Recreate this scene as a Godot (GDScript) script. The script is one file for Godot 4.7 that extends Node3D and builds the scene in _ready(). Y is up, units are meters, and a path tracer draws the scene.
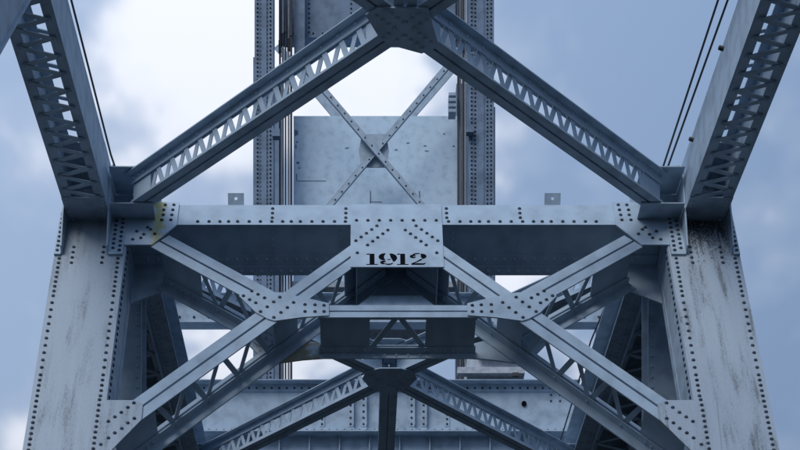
extends Node3D
# A riveted steel through-truss bridge seen from its deck: portal frame between two leaning posts, the top chords
# with their lateral bracing, and the lift tower with its counterweight beyond. Metres, y up, the deck at y = 0.

const F := 1575.0      # focal length in photograph pixels (800 wide)
const CX := 358.0      # where the bridge axis vanishes
const HY := 1120.0     # horizon line (the lens is shifted upwards)
const EYE := 1.6
const CAMX := -0.53    # the camera stands this far beside the bridge axis (x = 0)
const TOPY := 12.78    # height of the portal strut's top edge above the eye
const PD := 22.0       # its distance
const CHB := 12.47     # underside of the top chords above the eye
const TH := PI / 6.0   # lean of the portal

var M := {}
var PX: Transform3D    # the portal's own axes: x across, y up along the posts, z out of its front face
var used := {}

# ---------------------------------------------------------------- mesh collecting
class MB:
	var v := PackedVector3Array()
	var n := PackedVector3Array()
	func tri(a: Vector3, b: Vector3, c: Vector3, nr: Vector3) -> void:
		if (b - a).cross(c - a).dot(nr) > 0.0:
			v.append(a); v.append(c); v.append(b)
		else:
			v.append(a); v.append(b); v.append(c)
		n.append(nr); n.append(nr); n.append(nr)
	func quad(a: Vector3, b: Vector3, c: Vector3, d: Vector3, nr: Vector3) -> void:
		tri(a, b, c, nr); tri(a, c, d, nr)
	func box(lo: Vector3, hi: Vector3, xf := Transform3D.IDENTITY) -> void:
		prism(PackedVector2Array([Vector2(lo.x, lo.y), Vector2(hi.x, lo.y), Vector2(hi.x, hi.y), Vector2(lo.x, hi.y)]), lo.z, hi.z, xf)
	func prism(p: PackedVector2Array, z0: float, z1: float, xf := Transform3D.IDENTITY) -> void:
		# a flat outline with thickness, its edges eased by a small chamfer
		var q := p
		if Geometry2D.is_polygon_clockwise(q):
			q = q.duplicate(); q.reverse()
		var k := q.size()
		var up: Vector3 = xf.basis.z.normalized()
		var ids := Geometry2D.triangulate_polygon(q)
		for i in range(0, ids.size(), 3):
			var a := q[ids[i]]; var b := q[ids[i + 1]]; var c := q[ids[i + 2]]
			tri(xf * Vector3(a.x, a.y, z1), xf * Vector3(b.x, b.y, z1), xf * Vector3(c.x, c.y, z1), up)
			tri(xf * Vector3(a.x, a.y, z0), xf * Vector3(b.x, b.y, z0), xf * Vector3(c.x, c.y, z0), -up)
		for i in k:
			var a := q[i]; var b := q[(i + 1) % k]
			var e := b - a
			if e.length() < 1e-6: continue
			var nr: Vector3 = (xf.basis * Vector3(e.y, -e.x, 0)).normalized()
			quad(xf * Vector3(a.x, a.y, z0), xf * Vector3(b.x, b.y, z0), xf * Vector3(b.x, b.y, z1), xf * Vector3(a.x, a.y, z1), nr)
	func dome(c: Vector3, nr: Vector3, r: float, h: float) -> void:
		var t := nr.cross(Vector3(0.31, 0.87, 0.38)).normalized()
		var b := nr.cross(t)
		var rings := [[1.0, 0.0], [0.97, 0.42], [0.66, 0.82], [0.0, 1.0]]
		for j in 3:
			for i in 8:
				var p := []
				for q in [[i, j], [i + 1, j], [i + 1, j + 1], [i, j + 1]]:
					var a: float = q[0] * TAU / 8.0
					var rr: float = rings[q[1]][0]; var hh: float = rings[q[1]][1]
					var d: Vector3 = t * cos(a) + b * sin(a)
					p.append([c + d * (r * rr) + nr * (h * hh), (d * rr * h + nr * (hh * r + 0.15 * r)).normalized()])
				for q in ([[0, 1, 2], [0, 2, 3]] if j < 2 else [[0, 1, 2]]):
					var P: Vector3 = p[q[0]][0]; var Q: Vector3 = p[q[1]][0]; var R: Vector3 = p[q[2]][0]
					var o := [0, 1, 2] if (Q - P).cross(R - P).dot(nr + d_of(p[q[0]][0], c)) <= 0 else [0, 2, 1]
					for w in o:
						v.append(p[q[w]][0]); n.append(p[q[w]][1])
	func d_of(p: Vector3, c: Vector3) -> Vector3:
		return p - c
	func tube(pts: PackedVector3Array, r: float, seg := 8) -> void:
		for i in pts.size() - 1:
			var d := (pts[i + 1] - pts[i]).normalized()
			var t := d.cross(Vector3(0.37, 0.2, 0.91)).normalized()
			var b := d.cross(t)
			for s in seg:
				var a0 := s * TAU / seg; var a1 := (s + 1) * TAU / seg
				var e0 := t * cos(a0) + b * sin(a0); var e1 := t * cos(a1) + b * sin(a1)
				var A := pts[i] + e0 * r; var B := pts[i] + e1 * r; var C := pts[i + 1] + e1 * r; var D := pts[i + 1] + e0 * r
				for q in [[A, e0, B, e1, C, e1], [A, e0, C, e1, D, e0]]:
					v.append(q[0]); v.append(q[4]); v.append(q[2]); n.append(q[1]); n.append(q[5]); n.append(q[3])
	func mesh() -> ArrayMesh:
		var a := []
		a.resize(Mesh.ARRAY_MAX)
		a[Mesh.ARRAY_VERTEX] = v; a[Mesh.ARRAY_NORMAL] = n
		var m := ArrayMesh.new()
		m.add_surface_from_arrays(Mesh.PRIMITIVE_TRIANGLES, a)
		return m

func part(b: MB, called: String, m: Material, parent: Node3D, kind := "") -> MeshInstance3D:
	return put(b.mesh(), called, m, parent, Transform3D.IDENTITY, kind)

func put(mesh: Mesh, called: String, m: Material, parent: Node3D, xf := Transform3D.IDENTITY, kind := "") -> MeshInstance3D:
	var o := MeshInstance3D.new()
	o.name = called; o.mesh = mesh; o.material_override = m; o.transform = xf
	o.cast_shadow = GeometryInstance3D.SHADOW_CASTING_SETTING_ON
	if kind: o.set_meta("kind", kind)
	parent.add_child(o, true)
	return o

func holder(called: String, parent: Node3D, xf := Transform3D.IDENTITY) -> Node3D:
	var o := Node3D.new()
	o.name = called; o.transform = xf
	parent.add_child(o, true)
	return o

func thing(called: String, label: String, category: String, xf := Transform3D.IDENTITY, group := "") -> Node3D:
	var nm := called
	if used.has(called):
		nm = "%s_%03d" % [called, used[called]]
	used[called] = used.get(called, 0) + 1
	var o := holder(nm, self, xf)
	o.set_meta("label", label); o.set_meta("category", category)
	if group: o.set_meta("group", group)
	return o

func plate(parent: Node3D, called: String, m: Material, lo: Vector3, hi: Vector3, xf := Transform3D.IDENTITY) -> MeshInstance3D:
	var b := MB.new(); b.box(lo, hi, xf); return part(b, called, m, parent)

func outline(parent: Node3D, called: String, m: Material, p: Array, z0: float, z1: float, xf := Transform3D.IDENTITY) -> MeshInstance3D:
	var b := MB.new(); b.prism(PackedVector2Array(p), z0, z1, xf); return part(b, called, m, parent)

func rivets(parent: Node3D, pts: Array, nr: Vector3, r := 0.025, h := 0.019, m: Material = null) -> void:
	if pts.is_empty(): return
	var b := MB.new()
	for p in pts: b.dome(p, nr, r, h)
	part(b, "rivet_heads", m if m else M.rivet, parent, "stuff")

# ---------------------------------------------------------------- where a pixel's ray meets a plane
func at(px: float, py: float, d: float) -> Vector3:
	return Vector3(CAMX + (px - CX) * d / F, EYE + (HY - py) * d / F, -d)

func level(px: float, py: float, rel: float) -> Vector3:        # on the level sheet rel metres above the eye
	return at(px, py, rel * F / (HY - py))

func L2(px: float, py: float, h := 0.0) -> Vector2:             # on the portal's face (its own axes)
	var nz := Vector3(0, sin(TH), cos(TH))
	var e := Vector3(CAMX, EYE, 0)
	var ray := at(px, py, 1.0) - e
	var t := (nz.dot(PX.origin - e) + h) / nz.dot(ray)
	var p := PX.affine_inverse() * (e + ray * t)
	return Vector2(p.x, p.y)

func L2s(a: Array, h := 0.0) -> Array:
	var o := []
	for p in a: o.append(L2(p[0], p[1], h))
	return o

func mir(a: Array) -> Array:
	var o := []
	for p in a: o.append(Vector2(-p.x, p.y))
	return o

func row(a: Vector2, b: Vector2, pitch: float, jit := 0.0) -> Array:
	var k: int = maxi(1, int(round(a.distance_to(b) / pitch)))
	var o := []
	for i in k + 1: o.append(a.lerp(b, float(i) / k))
	return o

func up3(a: Array, z: float) -> Array:
	var o := []
	for p in a: o.append(Vector3(p.x, p.y, z))
	return o

# ---------------------------------------------------------------- a member of four angles with a laced web
# A..B runs along the outer face of the front flange, N points out of that face.
func laced(parent: Node3D, called: String, A: Vector3, B: Vector3, N: Vector3, depth: float, w: float, o := {}) -> Node3D:
	var X := (B - A).normalized()
	var Y := (N - X * N.dot(X)).normalized()
	var Z := X.cross(Y)
	var len := A.distance_to(B)
	var g := holder(called, parent, Transform3D(Basis(X, Y, Z), A))
	var gap: float = o.get("gap", 0.034); var t: float = o.get("t", 0.016); var leg: float = o.get("leg", 0.1)
	var pitch: float = o.get("pitch", 0.6); var bw: float = o.get("bar", 0.07)
	var b0: float = o.get("b0", 0.3); var b1: float = o.get("b1", 0.3)
	var mat: Material = o.get("mat", M.paint)
	for back in [false, true]:
		for s in [-1.0, 1.0]:
			var p := []
			for q in [[0, 0], [w / 2 - gap / 2, 0], [w / 2 - gap / 2, t], [t, t], [t, leg], [0, leg]]:
				var zz: float = s * (gap / 2 + q[0])
				var yy: float = -depth + q[1] if back else -q[1]
				p.append(Vector2(-zz, yy))
			# prism along the member: its own z axis is the member's x
			var xf := Transform3D(Basis(Vector3(0, 0, -1), Vector3(0, 1, 0), Vector3(1, 0, 0)), Vector3.ZERO)
			outline(g, "flange_angle", mat, p, 0.0, len, xf)
	# batten plates close the web at both ends
	for e in [[0.02, b0], [len - b1, len - 0.02]]:
		if e[1] - e[0] > 0.05:
			plate(g, "batten_plate", mat, Vector3(e[0], -depth + 0.02, -0.006), Vector3(e[1], -0.02, 0.006))
	var span: float = len - b0 - b1
	var k: int = maxi(1, int(round(span / (pitch / 2))))
	var st: float = span / k
	var m0: float = 0.055
	var fl: int = o.get("flip", 0)
	var bl: float = Vector2(st, depth - 2 * m0).length() + bw * 0.5
	var bm := BoxMesh.new(); bm.size = Vector3(bl, bw, 0.011)
	var rp := []
	var mids: Array = o.get("mid", [-9.0, -8.0])
	if mids[0] > 0:
		plate(g, "batten_plate", mat, Vector3(mids[0], -depth + 0.02, -0.006), Vector3(mids[1], -0.02, 0.006))
	for i in k:
		var xa: float = b0 + i * st; var xb := xa + st
		if xa + xb > 2 * mids[0] and xa + xb < 2 * mids[1]: continue
		var ya := -m0 if (i + fl) % 2 == 0 else -depth + m0
		var yb := -depth + m0 if (i + fl) % 2 == 0 else -m0
		var a := atan2(yb - ya, xb - xa)
		put(bm, "lacing_bar", mat, g, Transform3D(Basis(Vector3(0, 0, 1), a), Vector3((xa + xb) / 2, (ya + yb) / 2, 0.0075 if i % 2 == 0 else -0.0075)))
		rp.append(Vector2(xa, ya))
	rp.append(Vector2(len - b1, -m0 if (k + fl) % 2 == 0 else -depth + m0))
	for e in [[0.06, b0 - 0.05], [len - b1 + 0.05, len - 0.06]]:
		var x: float = e[0]
		while x < e[1]:
			rp.append(Vector2(x, -m0)); rp.append(Vector2(x, -depth + m0)); x += 0.11
	var b := MB.new()
	for p in rp:
		for s in [-1.0, 1.0]:
			b.dome(Vector3(p.x, p.y, s * (gap / 2 + t)), Vector3(0, 0, s), 0.022, 0.018)
	if o.get("rows", false):
		var x := 0.08
		while x < len:
			for s in [-1.0, 1.0]: b.dome(Vector3(x, -depth + t, s * w * 0.3), Vector3(0, 1, 0), 0.022, 0.018)
			x += 0.16
	part(b, "rivet_heads", M.paint, g, "stuff")
	return g

# ---------------------------------------------------------------- materials
func noise_tex(seed_: int, freq: float, ramp: Array, size := 512, oct := 5, kind := FastNoiseLite.TYPE_SIMPLEX_SMOOTH) -> NoiseTexture2D:
	var nz := FastNoiseLite.new()
	nz.seed = seed_; nz.frequency = freq; nz.fractal_octaves = oct; nz.noise_type = kind
	var g := Gradient.new()
	var offs := PackedFloat32Array(); var cols := PackedColorArray()
	for r in ramp: offs.append(r[0]); cols.append(r[1])
	g.offsets = offs; g.colors = cols
	var t := NoiseTexture2D.new()
	t.width = size; t.height = size; t.seamless = true; t.noise = nz; t.color_ramp = g; t.normalize = true
	return t

func steel(base: Color, seed_: int, scale := 0.45, contrast := 0.11, rough := 0.55) -> StandardMaterial3D:
	var m := StandardMaterial3D.new()
	m.albedo_color = base.linear_to_srgb()
	var lo := 1.0 - contrast
	m.albedo_texture = noise_tex(seed_, 0.011, [[0.0, Color(lo * 0.9, lo * 0.92, lo * 0.93)], [0.3, Color(lo, lo, lo)], [0.55, Color(1.0 - contrast * 0.4, 1.0 - contrast * 0.4, 1.0 - contrast * 0.4)], [1.0, Color(1, 1, 1)]], 512, 6)
	m.uv1_triplanar = true; m.uv1_world_triplanar = true
	m.uv1_scale = Vector3.ONE * scale
	m.roughness = rough; m.metallic_specular = 0.4
	# brush marks and old layers under the paint
	m.normal_enabled = true; m.normal_texture = M.brush; m.normal_scale = 0.1
	return m

func streaked(base: Color, seed_: int, amount: float, shade_and_grime := false) -> StandardMaterial3D:
	# paint with run-off grime drawn out along the member (the mesh's own y)
	var w := 512; var h := 1024
	var img := Image.create(w, h, false, Image.FORMAT_RGB8)
	var a := FastNoiseLite.new(); a.seed = seed_; a.frequency = 0.035; a.fractal_octaves = 4
	var b := FastNoiseLite.new(); b.seed = seed_ + 7; b.frequency = 0.012; b.fractal_octaves = 4
	var c := FastNoiseLite.new(); c.seed = seed_ + 13; c.frequency = 0.11; c.fractal_octaves = 3
	for y in h:
		for x in w:
			# wrapped by sampling on a torus-like blend near the border
			var s1 := a.get_noise_2d(x * 1.0, y * 0.12)
			var s2 := b.get_noise_2d(x, y * 0.3)
			var s3 := c.get_noise_2d(x, y * 0.7)
			var patch: float = smoothstep(-0.05, 0.45, s2)
			var st: float = smoothstep(0.02, 0.5, s1 + s3 * 0.25) * patch
			var fleck: float = smoothstep(0.28, 0.5, s3) * smoothstep(0.0, 0.4, s2)
			var k: float = 1.0 - amount * (0.55 * st + 0.3 * fleck + 0.12 * patch) - 0.04 * s3 - 0.05 * (s2 + 0.4)
			var chalk: float = smoothstep(0.2, 0.5, -s1) * 0.05
			k = clampf(k + chalk, 0.12, 1.0)
			var warm: float = amount * st * 0.07
			if shade_and_grime and y < 230:
				# shade under the joint painted in with black grime, pale bird lime over it
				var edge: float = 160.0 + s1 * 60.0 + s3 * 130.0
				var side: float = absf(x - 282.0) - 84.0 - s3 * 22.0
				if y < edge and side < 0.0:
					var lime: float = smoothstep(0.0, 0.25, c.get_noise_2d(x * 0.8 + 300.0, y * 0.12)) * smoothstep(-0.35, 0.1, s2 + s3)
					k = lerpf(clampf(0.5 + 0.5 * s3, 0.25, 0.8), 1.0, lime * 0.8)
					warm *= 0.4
			img.set_pixel(x, y, Color(k, k - warm * 0.3, k - warm))
	var m := StandardMaterial3D.new()
	m.albedo_color = base.linear_to_srgb()
	m.albedo_texture = ImageTexture.create_from_image(img)
	m.uv1_triplanar = true
	m.uv1_scale = Vector3(0.6, 0.15, 0.6)
	m.roughness = 0.55; m.metallic_specular = 0.4
	return m

func stained(base: Color, stain: Color, centre: float, half: float) -> StandardMaterial3D:
	# paint with a ragged growth of lichen in a band of the mesh's own x
	var w := 256
	var img := Image.create(w, w, false, Image.FORMAT_RGB8)
	var a := FastNoiseLite.new(); a.seed = 77; a.frequency = 0.02; a.fractal_octaves = 5
	var b := FastNoiseLite.new(); b.seed = 78; b.frequency = 0.12; b.fractal_octaves = 3
	for y in w:
		for x in w:
			var d: float = absf(float(x) / w - centre) / half
			var k: float = smoothstep(1.0, 0.3, d + a.get_noise_2d(x, y) * 0.9 + b.get_noise_2d(x, y) * 0.5)
			img.set_pixel(x, y, (base.lerp(stain, k * 0.85) * (1.0 + 0.06 * b.get_noise_2d(x, y))).linear_to_srgb())
	var m := StandardMaterial3D.new()
	m.albedo_texture = ImageTexture.create_from_image(img)
	m.uv1_triplanar = true
	m.roughness = 0.65
	return m

func flat(c: Color, rough := 0.6, metal := 0.0) -> StandardMaterial3D:
	var m := StandardMaterial3D.new()
	m.albedo_color = c.linear_to_srgb(); m.roughness = rough; m.metallic = metal
	return m

# ---------------------------------------------------------------- the sky
func make_sky() -> ImageTexture:
	var w := 2048; var h := 1024
	var img := Image.create(w, h, false, Image.FORMAT_RGBF)
	var n1 := FastNoiseLite.new(); n1.seed = 11; n1.frequency = 1.6; n1.fractal_octaves = 6; n1.fractal_gain = 0.52
	var n2 := FastNoiseLite.new(); n2.seed = 29; n2.frequency = 9.0; n2.fractal_octaves = 6; n2.fractal_gain = 0.55
	var n3 := FastNoiseLite.new(); n3.seed = 53; n3.frequency = 20.0; n3.fractal_octaves = 5; n3.fractal_gain = 0.6
	# bright breaks of cloud seen in the picture: pixel, half sizes, strength
	var puffs := [[222, 30, 85, 72, 1.0], [240, 110, 60, 50, 0.75], [375, 70, 110, 70, 1.0], [300, 10, 120, 60, 0.6], [215, 345, 70, 55, 0.7], [505, 180, 30, 40, 0.5], [510, 275, 70, 45, 0.9],
		[0, 440, 60, 60, 0.75], [315, 365, 80, 40, 0.85], [595, 370, 60, 50, 0.8], [130, 180, 60, 50, 0.25], [620, 110, 90, 60, -0.12], [20, 300, 60, 90, -0.1], [700, 60, 130, 120, -0.3], [770, 330, 90, 130, -0.12], [600, 40, 120, 80, -0.25], [560, 170, 70, 40, 0.22], [760, 240, 60, 50, 0.2], [110, 60, 50, 60, 0.3]]
	for y in h:
		var el: float = PI / 2 - (y + 0.5) / h * PI
		for x in w:
			if y > h / 2 + 4:
				break
			var az: float = (x + 0.5) / w * TAU
			var d := Vector3(sin(az) * cos(el), sin(el), -cos(az) * cos(el))
			var hi: float = 0.55 + 0.45 * d.y
			var q := Vector3(d.x, d.y * 1.7, d.z)
			var c := n1.get_noise_3dv(q * 1.15) * 0.5 + 0.5
			var f := n2.get_noise_3dv(q + Vector3(0.02, 0.03, 0.0) * n3.get_noise_3dv(q * 0.6)) + 0.45 * n3.get_noise_3dv(q)
			var cl: float = clampf((c - 0.42) * 1.7 + f * 0.12, 0, 1)
			if d.z < -0.7 and d.y > 0.2 and d.y < 0.75:
				var px: float = CX + F * d.x / -d.z
				var py: float = HY - F * d.y / -d.z
				var e := 0.0
				for s in puffs:
					var gx: float = (px - s[0]) / s[2]; var gy: float = (py - s[1]) / s[3]
					var rr: float = gx * gx + gy * gy
					if rr < 6.0: e += s[4] * exp(-rr * 1.1)
				var near: float = clampf(1.0 - maxf(absf(px - 400) - 380, absf(py - 225) - 260) / 200.0, 0, 1)
				cl = lerpf(cl, clampf(0.1 + e + f * 0.75 * (0.3 + absf(e)) + (c - 0.5) * 0.6 + f * 0.3, 0, 1.15), near)
			var left: float = clampf(0.5 - d.x * 1.6, 0, 1)
			var blue := Color(0.19, 0.285, 0.455).lerp(Color(0.34, 0.45, 0.645), left)
			var white := Color(0.77, 0.81, 0.91)
			var k: float = 0.35 * minf(cl, 1.0) + 0.65 * smoothstep(0.28, 0.78, cl)
			# an overcast sky is brighter overhead than at the horizon
			var col := blue.lerp(white, clampf(k, 0, 1.15)) * (0.55 + 0.95 * maxf(d.y, 0.0))
			col.a = 1.0
			img.set_pixel(x, y, col)
	img.fill_rect(Rect2i(0, h / 2 + 4, w, h / 2 - 4), Color(0.05, 0.06, 0.075))
	return ImageTexture.create_from_image(img)

func _ready() -> void:
	# ---- camera, sky, sun, exposure
	var cam := Camera3D.new()
	cam.name = "camera"
	add_child(cam)
	cam.position = Vector3(CAMX, EYE, 0)
	cam.keep_aspect = Camera3D.KEEP_HEIGHT
	var near := 0.1
	cam.set_frustum(450.0 / F * near, Vector2((400.0 - CX) / F * near, (HY - 225.0) / F * near), near, 5000.0)
	cam.current = true
	var env := Environment.new()
	env.background_mode = Environment.BG_SKY
	var sky := Sky.new()
	var sm := PanoramaSkyMaterial.new()
	sm.panorama = make_sky()
	sky.sky_material = sm
	env.sky = sky
	env.background_energy_multiplier = 1.0
	env.tonemap_mode = Environment.TONE_MAPPER_LINEAR
	env.tonemap_exposure = 1.09
	env.sdfgi_enabled = true; env.ssao_enabled = true; env.ssil_enabled = true
	var we := WorldEnvironment.new()
	we.name = "world_environment"; we.environment = env
	add_child(we)
	var sun := DirectionalLight3D.new()
	sun.name = "sun"
	sun.light_color = Color(1.0, 0.99, 0.97)
	sun.light_energy = 0.5
	sun.light_angular_distance = 35.0
	sun.shadow_enabled = true
	add_child(sun)
	sun.look_at_from_position(Vector3(-6, 11.5, 8.5), Vector3.ZERO)

	# ---- materials: blue-grey bridge paint
	var bn := FastNoiseLite.new(); bn.seed = 101; bn.frequency = 0.03; bn.fractal_octaves = 5
	var bt := NoiseTexture2D.new(); bt.width = 512; bt.height = 512; bt.seamless = true; bt.noise = bn; bt.as_normal_map = true; bt.bump_strength = 6.0
	M.brush = bt
	var base := Color(0.42, 0.53, 0.645)
	var post_base := Color(0.355, 0.42, 0.495)
	M.paint = steel(base, 3)
	M.rivet = steel(Color(0.085, 0.11, 0.15), 9, 0.8, 0.3, 0.6)
	M.rivet.metallic_specular = 0.2
	M.post_clean = streaked(post_base, 21, 0.2)
	M.post_grime_shade = streaked(post_base * 1.03, 44, 0.36, true)
	M.tower = steel(Color(0.19, 0.27, 0.39), 15, 0.25, 0.15)
	M.weight = steel(Color(0.62, 0.79, 0.96), 61, 0.5, 0.05)
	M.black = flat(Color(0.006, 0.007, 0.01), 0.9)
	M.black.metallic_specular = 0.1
	M.rope = flat(Color(0.04, 0.043, 0.048), 0.6)
	M.rope_bright = flat(Color(0.34, 0.37, 0.42), 0.4, 0.3)
	M.white_box = steel(Color(0.55, 0.6, 0.68), 19, 0.6, 0.1)
	M.lichen = stained(base, Color(0.42, 0.39, 0.11), 0.71, 0.1)
	M.algae = stained(base, Color(0.24, 0.21, 0.09), 0.5, 0.6)

	PX = Transform3D(Basis(Vector3(1, 0, 0), Vector3(0, cos(TH), -sin(TH)), Vector3(0, sin(TH), cos(TH))), Vector3(0, EYE + TOPY, -PD))
	build_setting()
	build_posts()
	build_portal()
	build_chords()
	build_laterals()
	build_girders()
	build_tower()
	build_small()

# ---------------------------------------------------------------- deck, piers, water
func build_setting() -> void:
	var asphalt := steel(Color(0.04, 0.04, 0.04), 31, 0.8, 0.3, 0.9)
	var water := StandardMaterial3D.new()
	water.albedo_color = Color(0.02, 0.03, 0.035).linear_to_srgb(); water.roughness = 0.35; water.metallic_specular = 0.25
	var b := MB.new(); b.box(Vector3(-7.5, -0.6, -120), Vector3(7.5, -0.02, 60))
	var o := part(b, "road", asphalt, self); o.set_meta("kind", "structure")
	b = MB.new(); b.quad(Vector3(-3000, -16, -3000), Vector3(3000, -16, -3000), Vector3(3000, -16, 3000), Vector3(-3000, -16, 3000), Vector3.UP)
	o = part(b, "water", water, self); o.set_meta("kind", "structure")
	# unseen wooded hill ring, added to keep low sky light off the undersides
	var hn := FastNoiseLite.new(); hn.seed = 4; hn.frequency = 0.9; hn.fractal_octaves = 4
	var hb := MB.new()
	var hp := []
	for ring in [[420.0, 0.0], [620.0, 0.55], [900.0, 0.9], [1300.0, 1.0], [2400.0, 1.1]]:
		var rw := []
		for i in 97:
			var a: float = (i % 96) * TAU / 96
			var hh: float = 190.0 * ring[1] * (0.85 + 0.5 * hn.get_noise_3d(cos(a), sin(a), ring[0] * 0.0008))
			rw.append(Vector3(cos(a) * ring[0], -17.0 + hh, sin(a) * ring[0]))
		hp.append(rw)
	for j in hp.size() - 1:
		for i in 96:
			for q in [[hp[j][i], hp[j][i + 1], hp[j + 1][i + 1]], [hp[j][i], hp[j + 1][i + 1], hp[j + 1][i]]]:
				var nr: Vector3 = (q[1] - q[0]).cross(q[2] - q[0]).normalized()
				if nr.y < 0: nr = -nr
				hb.tri(q[0], q[1], q[2], nr)
	o = part(hb, "added_hills", steel(Color(0.045, 0.06, 0.035), 35, 0.02, 0.4, 0.95), self); o.set_meta("kind", "structure")
	var concrete := steel(Color(0.25, 0.25, 0.24), 33, 0.3, 0.2, 0.9)
	for z in [-48.0, 0.0]:
		b = MB.new(); b.box(Vector3(-5.5, -17, z - 6.5), Vector3(5.5, -0.62, z + 1.5))
		var p := thing("bridge_pier", "broad grey concrete pier standing in the river beneath the " + ("lift tower" if z < -1 else "roadway"), "pier")
		put(b.mesh(), "pier_shaft", concrete, p)

# ---------------------------------------------------------------- the two leaning posts
func build_posts() -> void:
	var hgt: float = (EYE + TOPY) / cos(TH)
	for s in [-1.0, 1.0]:
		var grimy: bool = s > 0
		var xf := PX.translated_local(Vector3(0, -hgt, 0))
		var t := thing("inclined_post", "leaning riveted steel post with dark grime streaks down its broad face" if grimy else "leaning riveted steel post with clean pale blue-grey face and no streaks", "steel post", xf, "leaning posts of the portal")
		var g := holder("shaft", t, Transform3D(Basis.IDENTITY, Vector3(0, hgt, 0)))
		var face: Material = M.post_grime_shade if grimy else M.post_clean
		var xo := 4.66; var xi := 3.70; var top := -0.36; var bot := -hgt + 0.05
		var lo: float = minf(s * xo, s * xi); var hi: float = maxf(s * xo, s * xi)
		# the face plate has its own axes so that the grime runs along the post
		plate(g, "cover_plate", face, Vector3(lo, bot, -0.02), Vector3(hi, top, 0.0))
		for x in [s * (xo - 0.02), s * (xi + 0.012)]:
			plate(g, "side_plate", M.paint, Vector3(x - 0.01, bot, -0.62), Vector3(x + 0.01, top - 0.05, -0.021))
		plate(g, "back_plate", M.paint, Vector3(lo, bot, -0.64), Vector3(hi, top - 0.1, -0.621))
		# edge angles on the inner side
		for x in [s * (xi - 0.006)]:
			plate(g, "edge_angle", M.paint, Vector3(minf(x, x + s * 0.006), bot, -0.12), Vector3(maxf(x, x + s * 0.006), top - 0.3, -0.022))
			plate(g, "edge_angle", M.paint, Vector3(minf(x, x + s * 0.006), bot, -0.62), Vector3(maxf(x, x + s * 0.006), top - 0.3, -0.50))
		var pts := []
		var foot_top: float = L2(100, 401.5).y
		for x in [s * 4.585, s * 3.785]:
			var y := -1.26
			while y > -9.0:
				pts.append(Vector3(x, y, 0.02 if absf(x) < 4.0 and y < foot_top + 0.03 else 0.0))
				var near_g: bool = (y > -2.1) or (y < -3.75 and y > -5.4)
				y -= 0.105 if near_g else 0.152
		for x in [s * 4.41, s * 4.0]:
			for k in 4: pts.append(Vector3(x, -1.0 - 0.12 * k, 0))
		rivets(g, pts, Vector3(0, 0, 1))
		pts = []
		for z in [-0.07]:
			var y := -1.0
			while y > -8.0:
				pts.append(Vector3(s * (xi - 0.006), y, z)); y -= 0.13
		rivets(g, pts, Vector3(-s, 0, 0), 0.024, 0.02)
		# joint gussets: upright plates that clasp the chord and run down the post's face
		for e in [[3.925, 3.945, 1], [4.548, 4.568, -1]]:
			var fin := [Vector2(0.36, 0.36), Vector2(0.06, 0.43), Vector2(-0.5, 0.28), Vector2(-1.14, 0.11), Vector2(-1.17, 0.03), Vector2(-1.17, 0.001), Vector2(-0.2, 0.001), Vector2(0.25, -0.55), Vector2(0.62, -0.35)]
			var ff := Transform3D(Basis(Vector3(0, 0, 1), Vector3(0, 1, 0), Vector3(-1, 0, 0)), Vector3.ZERO)
			var poly := []
			for p in fin: poly.append(Vector2(p.y, p.x))
			var x0: float = -s * e[1]; var x1: float = -s * e[0]
			outline(g, "gusset_plate", M.paint, poly, minf(x0, x1), maxf(x0, x1), ff)
			# angle that ties the gusset to the face
			var a0: float = e[0] - 0.2 if e[2] > 0 else e[1] + 0.001
			var a1: float = e[0] - 0.001 if e[2] > 0 else e[1] + 0.09
			plate(g, "connection_angle", M.paint, Vector3(minf(s * a0, s * a1), -1.2, 0.0015), Vector3(maxf(s * a0, s * a1), -0.2, 0.03))
			var rr := []
			for k in 9:
				if e[2] > 0:
					rr.append(Vector3(s * (a0 + 0.05), -1.12 + k * 0.105, 0.03)); rr.append(Vector3(s * (a0 + 0.14), -1.07 + k * 0.105, 0.03))
				else:
					rr.append(Vector3(s * (a0 + 0.05), -1.12 + k * 0.105, 0.03))
			rivets(g, rr, Vector3(0, 0, 1), 0.025, 0.019)

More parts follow.
